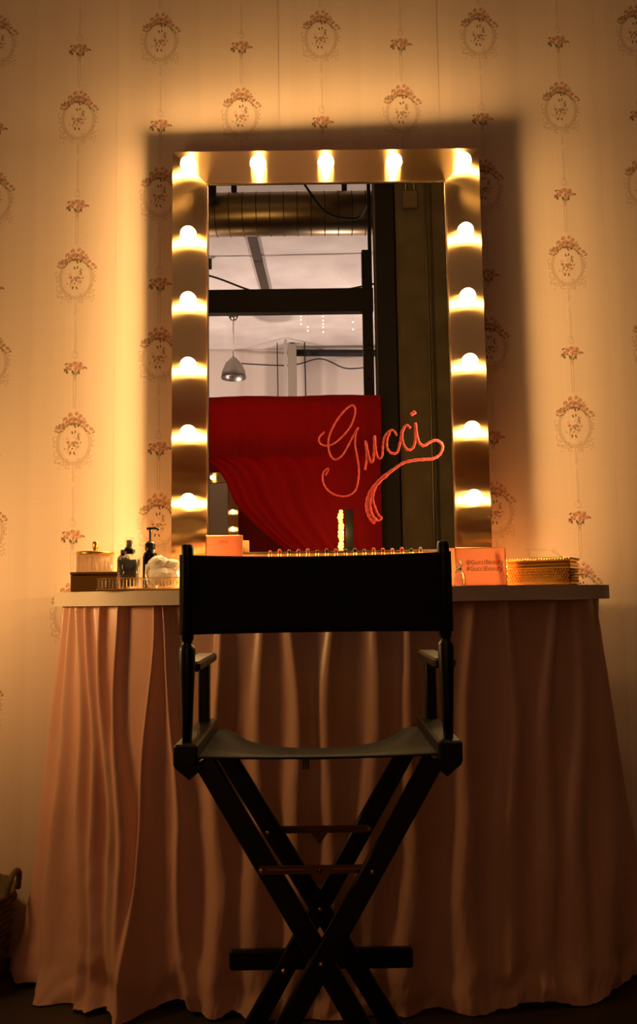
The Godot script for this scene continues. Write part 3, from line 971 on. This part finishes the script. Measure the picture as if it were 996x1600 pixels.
		var hh: float = 0.013 + 0.005 * absf(sin(k * 1.9))
		var bt := mb()
		var rows := []
		for j in 8:
			var v := j / 7.0
			var row := []
			for i in 17:
				var an := TAU * (i % 16) / 16.0
				var r := 0.0052 * (1.0 if v < 0.55 else sqrt(maxf(0.0, 1.0 - pow((v - 0.55) / 0.45, 2.0))))
				var zz := cos(an) * r
				row.append(Vector3(sin(an) * r, 0.0355 + hh * v * (1.0 - 0.32 * (zz + 0.0052) / 0.0104 * v), zz))
			rows.append(row)
		grid(bt, rows)
		part("bullet", commit(bt), mat(shades[k][1], 0.32), ls)
	# cut glass perfume bottle
	var pf := thing("perfume_bottle", "small faceted clear glass perfume bottle with stopper in front of coral sign", "bottle", Vector3(0.388, T, -2.345))
	part("flask", lathed([Vector2(0, 0), Vector2(0.013, 0), Vector2(0.0155, 0.004), Vector2(0.0160, 0.016), Vector2(0.0150, 0.030), Vector2(0.0115, 0.038), Vector2(0.0065, 0.042), Vector2(0.0060, 0.050), Vector2(0, 0.050)], 10, Vector3.ZERO, Basis(), 0.06, 5), M.glass, pf)
	part("neck_ring", lathed([Vector2(0.0062, 0.0435), Vector2(0.0078, 0.0435), Vector2(0.0078, 0.0485), Vector2(0.0062, 0.0485)], 20), M.nickel, pf)
	part("stopper", lathed([Vector2(0, 0.0502), Vector2(0.006, 0.0502), Vector2(0.0098, 0.058), Vector2(0.0090, 0.065), Vector2(0.004, 0.069), Vector2(0, 0.069)], 10), M.glass, pf)
	# right sign
	var rs := sign_card(Vector3(0.457, T, -2.385), 0.144, 0.108, 0.06, 0.10, "coral sign with two lines of dark text leaning in gold frame")
	var sb := Basis(Vector3.RIGHT, -0.10)
	printed("@GucciBeauty", 0.0165, sb * Vector3(-0.042, 0.066, 0.0012), sb, rs, M.print)
	printed("#GucciBeauty", 0.0165, sb * Vector3(-0.042, 0.048, 0.0012), sb, rs, M.print)
	# orange card peeping out behind it
	var oc := thing("orange_card", "plain orange card peeping out behind left edge of coral sign", "card", Vector3(0.412, T, -2.50), 0.1)
	part("sheet", box(Vector3(0.055, 0.112, 0.0018), Vector3(0, 0.056, 0), 0.0004), M.card, oc)
	part("stand", box(Vector3(0.030, 0.008, 0.030), Vector3(0, 0.004, -0.016), 0.001), M.gold, oc)
	# filigree box
	var gb := thing("filigree_box", "gold filigree trinket box with lattice band and beaded rim at right", "box", Vector3(0.643, T, -2.450), -0.50)
	var bx := 0.182
	var bz := 0.112
	part("box_body", box(Vector3(bx - 0.004, 0.066, bz - 0.004), Vector3(0, 0.033, 0), 0.003), M.gold, gb)
	for y: float in [0.0035, 0.049, 0.0585]:
		part("moulding", box(Vector3(bx + 0.002, 0.004, bz + 0.002), Vector3(0, y, 0), 0.0015), M.gold, gb)
	var lat := mb()
	for f in 4:
		var turn := Basis(Vector3.UP, f * PI / 2.0)
		var hw: float = bx / 2.0 if f % 2 == 0 else bz / 2.0
		var hd: float = bz / 2.0 if f % 2 == 0 else bx / 2.0
		var cols := int(hw * 2.0 / 0.0075)
		for j in 5:
			for i in cols:
				var xx := -hw + (i + 0.5 + 0.5 * (j % 2)) * hw * 2.0 / cols
				if xx > hw - 0.003:
					continue
				var yy := 0.011 + j * 0.0078
				var c0 := turn * Vector3(xx, yy, hd - 0.0022)
				var ex := turn * Vector3(0.0034, 0, 0)
				var ey := Vector3(0, 0.0042, 0)
				var tip := turn * Vector3(xx, yy + 0.001, hd + 0.0012)
				lat.set_smooth_group(-1)
				tri(lat, c0 + ex, c0 + ey, tip)
				tri(lat, c0 + ey, c0 - ex, tip)
				tri(lat, c0 - ex, c0 - ey, tip)
				tri(lat, c0 - ey, c0 + ex, tip)
	part("lattice_band", commit(lat), M.gold, gb)
	part("lid", box(Vector3(bx + 0.003, 0.006, bz + 0.003), Vector3(0, 0.0695, 0), 0.002), M.gold, gb)
	var bead := lathed([Vector2(0, -0.0032), Vector2(0.0028, -0.0018), Vector2(0.0036, 0), Vector2(0.0028, 0.0018), Vector2(0, 0.0032)], 8)
	for k in 25:
		for s: float in [-1.0, 1.0]:
			var b := part("bead", bead, M.gold, gb)
			b.position = Vector3(-bx / 2.0 + k * bx / 24.0, 0.0728, s * bz / 2.0)
	for k in 12:
		for s: float in [-1.0, 1.0]:
			var b := part("bead", bead, M.gold, gb)
			b.position = Vector3(s * bx / 2.0, 0.0728, -bz / 2.0 + (k + 1) * bz / 13.0)
	# clear acrylic stand on top of it
	var ac := thing("acrylic_stand", "clear acrylic wedge stand lying on top of the gold filigree box", "stand", Vector3(0.640, T + 0.0765, -2.445), -0.2)
	var at := mb()
	prism(at, PackedVector2Array([Vector2(-0.035, 0), Vector2(-0.032, 0), Vector2(-0.032, 0.024), Vector2(0.030, 0.022), Vector2(0.056, 0), Vector2(0.060, 0), Vector2(0.032, 0.026), Vector2(-0.042, 0.028), Vector2(-0.042, 0.024), Vector2(-0.035, 0.024)]), -0.025, 0.025)
	part("sheet", commit(at), M.glass, ac)
	part("foot_strip", box(Vector3(0.092, 0.002, 0.05), Vector3(0.012, 0.001, 0), 0.0005), M.glass, ac)


func wicker_basket() -> void:
	var b := thing("wicker_basket", "dark olive wicker basket on the floor left of the skirt", "basket", Vector3(-1.02, 0.001, -2.46))
	var rows := 15
	part("lining", lathed([Vector2(0, 0.0), Vector2(0.128, 0.0), Vector2(0.160, 0.25), Vector2(0.154, 0.25), Vector2(0.122, 0.008), Vector2(0, 0.008)], 36), M.wicker, b)
	for j in rows:
		var pts := []
		var rr := 0.132 + 0.034 * j / rows
		for k in 65:
			var an := TAU * k / 64.0
			var r := rr + 0.004 * cos(an * 16.0 + PI * j)
			pts.append(Vector3(sin(an) * r, 0.012 + j * 0.0165, cos(an) * r))
		part("woven_strand", tubed(pts, 0.0085, 6), M.wicker, b)
	for s: float in [-1.0, 1.0]:
		var hp := smooth([Vector3(s * 0.165, 0.24, -0.05), Vector3(s * 0.172, 0.285, -0.035), Vector3(s * 0.174, 0.30, 0), Vector3(s * 0.172, 0.285, 0.035), Vector3(s * 0.165, 0.24, 0.05)], 5)
		part("handle", tubed(hp, 0.008, 8), M.wicker, b)


# ------------------------------------------------------------------ what the mirror sees: the hall behind the camera
func curtains() -> void:
	var zc := 1.40
	var rod := thing("curtain_rod", "dark steel rod carrying the red curtains seen in mirror", "rod", Vector3(-0.55, 2.60, zc))
	part("tube", tubed([Vector3(-1.45, 0, 0), Vector3(1.06, 0, 0)], 0.014, 12), M.steel, rod)
	part("support_post", box(Vector3(0.05, 2.62, 0.05), Vector3(-1.42, -1.29, 0), 0.003), M.steel, rod)
	var v := mb()
	var rows := []
	for j in 13:
		var t := j / 12.0
		var row := []
		for i in 301:
			var s := i / 300.0
			var x := lerpf(-1.95, 0.515, s)
			var y := lerpf(2.135, 2.612 + 0.004 * sin(x * 9.0), t)
			row.append(Vector3(x, y, zc - 0.040 + 0.010 * sin(x * 38.0 + 0.6 * sin(x * 11.0)) * lerpf(1.0, 0.25, t)))
		row.reverse()
		rows.append(row)
	grid(v, rows)
	single("curtain_valance", commit(v), M.red_cloth, "gathered deep red valance above the draped curtain seen in mirror", "curtain")
	var p := mb()
	var prow := []
	var edge := [Vector2(-1.55, 2.30), Vector2(-0.838, 2.106), Vector2(-0.615, 1.763), Vector2(-0.40, 1.545), Vector2(-0.198, 1.385), Vector2(-0.03, 1.26), Vector2(0.03, 1.12), Vector2(0.0, 0.9), Vector2(-0.04, 0.02)]
	var es := smooth(edge, 12)
	for j in es.size():
		var e: Vector2 = es[es.size() - 1 - j]
		var row := []
		var y := e.y
		var pinch := exp(-pow((y - 1.15) / 0.35, 2.0))
		for i in 201:
			var s := i / 200.0
			var x := lerpf(e.x, 0.51, s)
			var tight := lerpf(0.030, 0.018, pinch) * (1.0 - 0.75 * smoothstep(0.42, 0.75, s))
			row.append(Vector3(x, y, zc + 0.052 + tight * sin(TAU * (7.0 * s - 2.0 * s * s) + 1.2 * sin(s * 9.0))))
		row.reverse()
		prow.append(row)
	grid(p, prow)
	single("red_curtain", commit(p), M.red_cloth, "deep red curtain swept aside to the right seen in mirror", "curtain")
	var tb := mb()
	tube(tb, smooth([Vector3(-0.02, 1.22, zc + 0.045), Vector3(-0.03, 1.19, zc - 0.03), Vector3(0.12, 1.17, zc - 0.05), Vector3(0.48, 1.20, zc - 0.03), Vector3(0.50, 1.20, zc + 0.045)], 6), 0.008, 8)
	single("curtain_tie", commit(tb), M.red_cloth, "thin red tie holding back the red curtain seen in mirror", "tie")
	# slim lit tube lamp in front of the curtain
	var sl := thing("tube_lamp", "slim glowing crinkled tube lamp standing before the red curtain in mirror", "lamp", Vector3(0.180, 0, 1.10))
	part("base", lathed([Vector2(0, 0), Vector2(0.11, 0), Vector2(0.11, 0.012), Vector2(0.03, 0.02), Vector2(0, 0.02)], 32), M.steel, sl)
	part("pole", lathed([Vector2(0.009, 0.018), Vector2(0.009, 1.33), Vector2(0.0, 1.33)], 14), M.steel, sl)
	var tp := []
	var tr := []
	for k in 41:
		var t := k / 40.0
		tp.append(Vector3(0.003 * sin(t * 21.0), lerpf(1.33, 1.685, t), 0.003 * cos(t * 17.0)))
		tr.append(0.018 + 0.0035 * sin(t * 31.0) + 0.003 * sin(t * 83.0 + 1.0) - (0.008 if k == 40 else 0.0))
	part("glowing_tube", tubed(tp, tr, 14), glow(Color(1.0, 0.74, 0.34), 3.0), sl)
	omni(Vector3(0, 1.52, 0), Color(1.0, 0.78, 0.5), 0.03, 0.02, sl)
	part("shield", box(Vector3(0.058, 0.62, 0.006), Vector3(0.066, 1.385, 0.03), 0.002), mat(Color(0.05, 0.07, 0.03), 0.6), sl)
	part("shield_bracket", box(Vector3(0.05, 0.012, 0.012), Vector3(0.03, 1.2, 0.02), 0.002), M.steel, sl)


func hall() -> void:
	# concrete column and its conduits
	var col := thing("concrete_column", "olive grey concrete column with chamfered face on right in mirror", "column", Vector3(0.83, 0, 1.86))
	part("shaft", box(Vector3(0.30, 5.04, 0.30), Vector3(0.02, 2.52, 0), 0.02), M.concrete, col)
	part("steel_flange", box(Vector3(0.165, 5.04, 0.26), Vector3(-0.222, 2.52, 0.01), 0.006), M.steel, col, "dark steel strip")
	part("steel_lip", box(Vector3(0.012, 5.04, 0.02), Vector3(-0.306, 2.52, -0.135), 0.003), M.concrete, col)
	var pier := thing("concrete_pier", "darker concrete pier right of the thin conduit in mirror", "column", Vector3(1.14, 0, 1.90))
	part("shaft", box(Vector3(0.29, 5.04, 0.30), Vector3(0, 2.52, 0), 0.02), M.concrete, pier)
	part("base_block", box(Vector3(0.29, 0.2, 0.34), Vector3(0, 0.1, 0), 0.01), M.concrete, pier)
	single("wall_conduit", tubed([Vector3(0.951, 0.01, 1.70), Vector3(0.951, 5.03, 1.70)], 0.0115, 10), M.conduit, "thin pale conduit running up between column and pier in mirror", "conduit")
	var jb := thing("junction_box", "pale electrical box with two short conduits high on column in mirror", "box", Vector3(0.822, 4.27, 1.685))
	part("housing", box(Vector3(0.125, 0.15, 0.05), Vector3(0, 0.075, 0), 0.006), mat(Color(0.52, 0.46, 0.34), 0.7), jb)
	for s: float in [-1.0, 1.0]:
		part("conduit_stub", tubed([Vector3(s * 0.035, 0.145, 0), Vector3(s * 0.035, 0.70, 0)], 0.012, 10), M.conduit, jb)
	# dark glazing frame
	var fr := thing("glazing_frame", "dark brown transom frame crossing the hall opening in mirror", "frame", Vector3(0, 0, 2.04))
	part("transom", box(Vector3(1.62, 0.205, 0.10), Vector3(-0.29, 3.605, 0), 0.004), M.frame_dark, fr)
	part("jamb", box(Vector3(0.088, 4.05, 0.10), Vector3(0.470, 2.025, 0.002), 0.004), M.frame_dark, fr)
	part("upper_jamb", box(Vector3(0.03, 0.98, 0.06), Vector3(0.500, 4.54, 0.0), 0.004), M.frame_dark, fr)
	part("jamb", box(Vector3(0.088, 5.04, 0.10), Vector3(-1.06, 2.52, 0.002), 0.004), M.frame_dark, fr)
	for p: Array in [[0.470, 2.9], [0.470, 3.2]]:
		part("bolt", lathed([Vector2(0, 0), Vector2(0.012, 0), Vector2(0, 0.01)], 10, Vector3(p[0], p[1], -0.05), Basis(Vector3.RIGHT, -PI / 2)), M.steel, fr)
	# spiral duct
	var du := thing("spiral_duct", "large galvanised spiral duct under the ceiling seen in mirror", "duct", Vector3(-1.2, 4.672, 2.62))
	part("pipe", tubed([Vector3(-1.6, 0, 0), Vector3(2.6, 0, 0)], 0.200, 48), M.duct, du)
	var ring := mb()
	var rp := []
	for k in 49:
		var an := TAU * k / 48.0
		rp.append(Vector3(0.006 * an / TAU, sin(an) * 0.2015, cos(an) * 0.2015))
	tube(ring, rp, 0.0042, 6)
	var rm := commit(ring)
	for k in 31:
		var r := part("seam", rm, M.seam, du)
		r.position.x = -1.5 + k * 0.128
	for x: float in [0.46, 1.51]:
		var hs := mb()
		cbox(hs, Vector3(x, 0.29, -0.02), Vector3(0.05, 0.176, 0.006), 0.001)
		cbox(hs, Vector3(x, 0.29, 0.02), Vector3(0.05, 0.176, 0.006), 0.001)
		part("hanger", commit(hs), M.steel, du)
	single("duct_bracket", box(Vector3(0.075, 0.34, 0.05), Vector3(-0.915, 4.86, 2.33), 0.004), M.steel, "short dark bracket hanging before the duct at mirror's top left", "bracket")
	single("slack_cable", tubed(smooth([Vector3(-0.16, 5.02, 2.36), Vector3(-0.073, 4.845, 2.36), Vector3(0.13, 4.564, 2.36), Vector3(0.336, 4.50, 2.36), Vector3(0.44, 4.52, 2.36), Vector3(0.50, 4.54, 2.14)], 8), 0.011, 8), M.cable, "black slack cable drooping in front of the duct in mirror", "cable")
	# ceiling conduit, pipes, wires
	single("ceiling_strut", box(Vector3(0.10, 0.05, 2.2), Vector3(-0.64, 5.015, 4.75), 0.004, Basis(Vector3.UP, 0.03)), mat(Color(0.28, 0.23, 0.18), 0.7), "grey brown strut running along hall ceiling in mirror", "strut")
	single("thin_ceiling_wire", tubed(smooth([Vector3(-1.6, 4.99, 3.55), Vector3(-0.8, 4.985, 3.5), Vector3(0.2, 4.98, 3.52), Vector3(1.2, 4.985, 3.5)], 6), 0.005, 6), M.cable, "hair thin wire stretched across ceiling below the duct in mirror", "wire")
	single("double_cable", tubed(smooth([Vector3(-2.0, 4.93, 4.55), Vector3(-1.28, 4.86, 4.6), Vector3(-0.75, 4.70, 4.7), Vector3(-0.4, 4.64, 4.7), Vector3(0.2, 4.66, 4.7), Vector3(1.0, 4.78, 4.6)], 8), 0.012, 8), M.cable, "dark cable sagging just above the transom bar in mirror", "cable")
	single("cable_clip", box(Vector3(0.05, 0.12, 0.03), Vector3(-1.22, 4.985, 4.6), 0.004), M.steel, "dark clip holding sagging cable at left edge of mirror", "clip")
	var pd := thing("pendant_lamp", "brushed metal dome pendant lamp hanging from hall ceiling in mirror", "lamp", Vector3(-1.125, 4.10, 6.5))
	part("shade", lathed([Vector2(0.172, 0.0), Vector2(0.176, 0.006), Vector2(0.160, 0.10), Vector2(0.115, 0.21), Vector2(0.055, 0.275), Vector2(0.03, 0.30), Vector2(0.0, 0.305), Vector2(0.0, 0.298), Vector2(0.05, 0.268), Vector2(0.108, 0.205), Vector2(0.153, 0.098), Vector2(0.168, 0.0), Vector2(0.172, 0.0)], 40), M.nickel, pd)
	part("rod", tubed([Vector3(0, 0.30, 0), Vector3(0, 0.90, 0)], 0.012, 10), M.white_paint, pd)
	part("canopy", lathed([Vector2(0, 0.83), Vector2(0.045, 0.84), Vector2(0.075, 0.90), Vector2(0.075, 0.945), Vector2(0, 0.945)], 28), M.nickel, pd)
	part("bulb", lathed([Vector2(0, 0.05), Vector2(0.04, 0.07), Vector2(0.05, 0.11), Vector2(0.03, 0.16), Vector2(0.02, 0.20), Vector2(0, 0.20)], 20), M.white_paint, pd)
	single("wall_pipe", tubed([Vector3(-0.42, 4.93, 8.12), Vector3(1.4, 4.90, 8.12)], 0.055, 14), M.cable, "thick dark pipe along top of the far white wall in mirror", "pipe")
	single("wall_wire", tubed(smooth([Vector3(-1.4, 4.78, 8.1), Vector3(-0.4, 4.72, 8.1), Vector3(0.1, 4.82, 8.1), Vector3(0.5, 4.66, 8.1), Vector3(0.9, 4.68, 8.1)], 8), 0.010, 6), M.cable, "thin looping wire below the dark pipe on far wall in mirror", "wire")
	single("hall_post", box(Vector3(0.135, 5.02, 0.14), Vector3(-0.345, 2.51, 8.0), 0.006), M.pole_grey, "grey square post against the far white wall in mirror", "post")
	single("white_pole", tubed([Vector3(-0.452, 0.01, 7.7), Vector3(-0.438, 5.02, 7.7)], 0.022, 10), M.white_paint, "slim white pole left of the grey post in mirror", "pole")
	single("drop_wire", tubed([Vector3(-0.556, 2.2, 7.9), Vector3(-0.575, 5.03, 7.9)], 0.008, 6), M.cable, "thin vertical wire left of the white pole in mirror", "wire")
	single("drop_wire", tubed([Vector3(-0.118, 2.2, 7.9), Vector3(-0.146, 5.03, 7.9)], 0.010, 6), M.cable, "thin vertical wire right of the grey post in mirror", "wire")
	# fairy light strands
	var dot := lathed([Vector2(0, -0.011), Vector2(0.009, -0.006), Vector2(0.011, 0), Vector2(0.009, 0.006), Vector2(0, 0.011)], 10)
	var gl := glow(Color(1, 0.93, 0.8), 2.2)
	var dots := [["leftmost fairy light strand with warm dots under hall ceiling in mirror", -0.168, [4.79, 4.70, 4.66, 4.60]], ["second fairy light strand beside the leftmost one in mirror", -0.08, [4.56, 4.51]], ["long fairy light strand in the middle of the opening in mirror", 0.12, [4.79, 4.70, 4.645, 4.60, 4.555, 4.49]], ["short fairy light strand with one dot right of centre in mirror", 0.37, [4.73]], ["rightmost fairy light strand near dark jamb in mirror", 0.51, [4.62, 4.52]]]
	for d: Array in dots:
		var sl := thing("fairy_lights", d[0], "string lights", Vector3(d[1], 4.4, 5.7), 0.0, "fairy light strands in the hall")
		part("wire", tubed([Vector3(0, 0.64, 0), Vector3(0.008, d[2][-1] - 4.4, 0)], 0.002, 5), M.white_paint, sl)
		for y: float in d[2]:
			var b := part("light_dot", dot, gl, sl)
			b.position = Vector3(0.004, y - 4.4, -0.012)
	# red partition and second dressing place behind the curtain
	var rp2 := thing("red_partition", "red painted partition glimpsed behind the swept curtain in mirror", "partition", Vector3(-0.45, 0, 4.30))
	part("panel", box(Vector3(3.2, 2.62, 0.08), Vector3(0, 1.31, 0), 0.004), M.red_wall, rp2)
	part("cap_rail", box(Vector3(3.2, 0.04, 0.10), Vector3(0, 2.64, 0), 0.004), M.steel, rp2)
	var tb := thing("console_table", "narrow console table under the far lit mirror", "table", Vector3(-1.33, 0, 4.03))
	part("tabletop", box(Vector3(1.1, 0.04, 0.38), Vector3(0, 1.02, 0), 0.003), M.top, tb)
	for p: Array in [[-0.5, -0.15], [0.5, -0.15], [-0.5, 0.15], [0.5, 0.15]]:
		part("leg", box(Vector3(0.04, 1.0, 0.04), Vector3(p[0], 0.5, p[1]), 0.003), M.top, tb)
	var m2 := vanity_mirror(Vector3(-1.32, 1.041, 4.07), 0.98, 1.37, "second bulb-lit vanity mirror glimpsed behind the curtain in mirror", 0.03, [-0.21, 0.0, 0.21], [0.054, 0.38, 0.565, 0.75, 0.935, 1.316], M.far_bulb, false)
	m2.rotation.y = PI + 0.2
	# uplighters that light the hall ceiling
	for x: float in [-2.4, 1.6]:
		var t := thing("torchiere_lamp", "tall floor uplighter standing in the hall beyond the partition, %s side" % ["left" if x < 0 else "right"], "lamp", Vector3(x, 0, 6.0), 0.0, "floor uplighters in the hall")
		part("base", lathed([Vector2(0, 0), Vector2(0.16, 0), Vector2(0.16, 0.015), Vector2(0.02, 0.03), Vector2(0, 0.03)], 32), M.steel, t)
		part("pole", tubed([Vector3(0, 0.02, 0), Vector3(0, 1.95, 0)], 0.014, 10), M.steel, t)
		part("bowl", lathed([Vector2(0, 1.94), Vector2(0.06, 1.95), Vector2(0.20, 2.06), Vector2(0.19, 2.06), Vector2(0.055, 1.965), Vector2(0, 1.96)], 36), M.steel, t)
		part("diffuser", lathed([Vector2(0.0, 2.028), Vector2(0.15, 2.028), Vector2(0.15, 2.032), Vector2(0, 2.034)], 32), glow(Color(1, 0.84, 0.74), 3.0), t)
		var al := AreaLight3D.new()
		al.name = "light"
		al.area_size = Vector2(0.26, 0.26)
		al.light_color = Color(1.0, 0.87, 0.81)
		al.light_energy = 12.0
		al.area_range = 14.0
		al.area_attenuation = 2.0
		al.shadow_enabled = true
		al.position = Vector3(0, 2.045, 0)
		al.rotation_degrees = Vector3(90, 0, 0)
		t.add_child(al)


# ------------------------------------------------------------------ setting
func setting() -> void:
	# papered wall behind the vanity, hung in drops
	var w := struct("wall_back", box(Vector3(6.6, 5.1, 0.12), Vector3(-0.4, 2.55, -2.7243), 0.001, Basis(Vector3.UP, WALL_TURN)), M.paper_edge, "wall covered in cream floral medallion wallpaper")
	var sw := 0.5296
	for k in range(-5, 4):
		var xa := 0.956 + (k - 1) * sw
		var st := mb()
		st.set_smooth_group(-1)
		var up := 0.0006 if k % 2 == 0 else 0.0011
		var f := func(x: float, y: float, out: float) -> Vector3:
			return Vector3(x, y, -2.6755 - WALL_TURN * x + out)
		var xb := xa + sw - 0.0008
		# faces with print coordinates: one tile is 0.538 m wide and 0.543 m high, rows climb slightly to the right
		var uv := func(p: Vector3) -> Vector2:
			return Vector2((p.x + 0.757) / 0.5296 + 0.25, -(p.y - 2.849 - 0.026 * (p.x + 0.757)) / 0.534 + 300.0 / 1024.0)
		var nx := 4
		for i in nx:
			var a: Vector3 = f.call(lerpf(xa, xb, float(i) / nx), 0.0, up)
			var b: Vector3 = f.call(lerpf(xa, xb, float(i + 1) / nx), 0.0, up)
			var c: Vector3 = b + Vector3(0, 5.04, 0)
			var d: Vector3 = a + Vector3(0, 5.04, 0)
			for q: Vector3 in [a, c, b, a, d, c]:
				st.set_uv(uv.call(q))
				st.add_vertex(q)
		for x: float in [xa, xb]:
			var a: Vector3 = f.call(x, 0.0, -0.0005)
			var b: Vector3 = f.call(x, 0.0, up)
			var e := Vector3(0, 5.04, 0)
			var qs := [a, b, b + e, a, b + e, a + e] if x == xa else [a, b + e, b, a, a + e, b + e]
			for q: Vector3 in qs:
				st.set_uv(uv.call(q))
				st.add_vertex(q)
		part("wallpaper_strip", commit(st), M.paper, w)
	struct("floor", box(Vector3(7.6, 0.12, 11.6), Vector3(-0.4, -0.06, 2.85), 0.001), M.floor, "dark brown floor")
	struct("ceiling", box(Vector3(7.6, 0.12, 11.6), Vector3(-0.4, 5.11, 2.85), 0.001), M.ceiling, "off white ceiling seen in mirror")
	struct("wall_left", box(Vector3(0.12, 5.04, 11.6), Vector3(-3.76, 2.525, 2.85), 0.001), M.booth, "dark side wall out of frame")
	struct("wall_right", box(Vector3(0.12, 5.04, 11.6), Vector3(2.96, 2.525, 2.85), 0.001), M.booth, "dark side wall right out of frame")
	struct("wall_far", box(Vector3(6.56, 5.04, 0.12), Vector3(-0.4, 2.525, 8.36), 0.001), M.plaster, "far white wall of the hall seen in mirror")
	struct("wall_front", box(Vector3(2.55, 5.04, 0.12), Vector3(-2.40, 2.525, 2.06), 0.001), M.tan_wall, "dark partition left of the hall opening")
	struct("wall_side", box(Vector3(1.60, 5.04, 0.12), Vector3(2.09, 2.525, 2.10), 0.001), M.booth, "dark partition right of the concrete pier")


func _ready() -> void:
	# camera
	var cam := Camera3D.new()
	cam.name = "camera"
	cam.position = Vector3(0, 1.04, 0)
	cam.rotation_degrees = Vector3(5.746, -0.156, -0.812)
	cam.keep_aspect = Camera3D.KEEP_HEIGHT
	cam.fov = rad_to_deg(2.0 * atan(800.0 / 1340.0))
	cam.near = 0.05
	cam.far = 60.0
	add_child(cam)
	cam.current = true
	# environment: a closed interior, no sky light
	var we := WorldEnvironment.new()
	we.name = "environment"
	var env := Environment.new()
	env.background_mode = Environment.BG_COLOR
	env.background_color = Color(0, 0, 0)
	env.tonemap_mode = Environment.TONE_MAPPER_LINEAR
	env.tonemap_exposure = 1.0
	env.sdfgi_enabled = true
	env.ssao_enabled = true
	env.ssil_enabled = true
	we.environment = env
	add_child(we)
	make_materials()
	bulb_mesh = lathed([Vector2(0, 0.0005), Vector2(0.0125, 0.0005), Vector2(0.0185, 0.0065), Vector2(0.0235, 0.014), Vector2(0.0255, 0.024), Vector2(0.0235, 0.034), Vector2(0.0175, 0.0425), Vector2(0.009, 0.0475), Vector2(0, 0.049)], 28, Vector3.ZERO, Basis(Vector3.RIGHT, PI / 2))
	socket_mesh = lathed([Vector2(0.0, 0.0), Vector2(0.0155, 0.0), Vector2(0.0155, 0.0012), Vector2(0.012, 0.002), Vector2(0, 0.002)], 24, Vector3.ZERO, Basis(Vector3.RIGHT, PI / 2))
	setting()
	vanity_table()
	var by := [0.054, 0.269, 0.479, 0.690, 0.897, 1.108, 1.337]
	var bx := [-0.214, 0.0, 0.215]
	vanity_mirror(Vector3(0.046, TABLE + 0.0005, -2.600), 0.974, 1.391, "large gold framed vanity mirror ringed with lit round bulbs above table", 0.130, bx, by, M.bulb)
	globe_lamp()
	lettering()
	directors_chair()
	table_things()
	wicker_basket()
	curtains()
	hall()
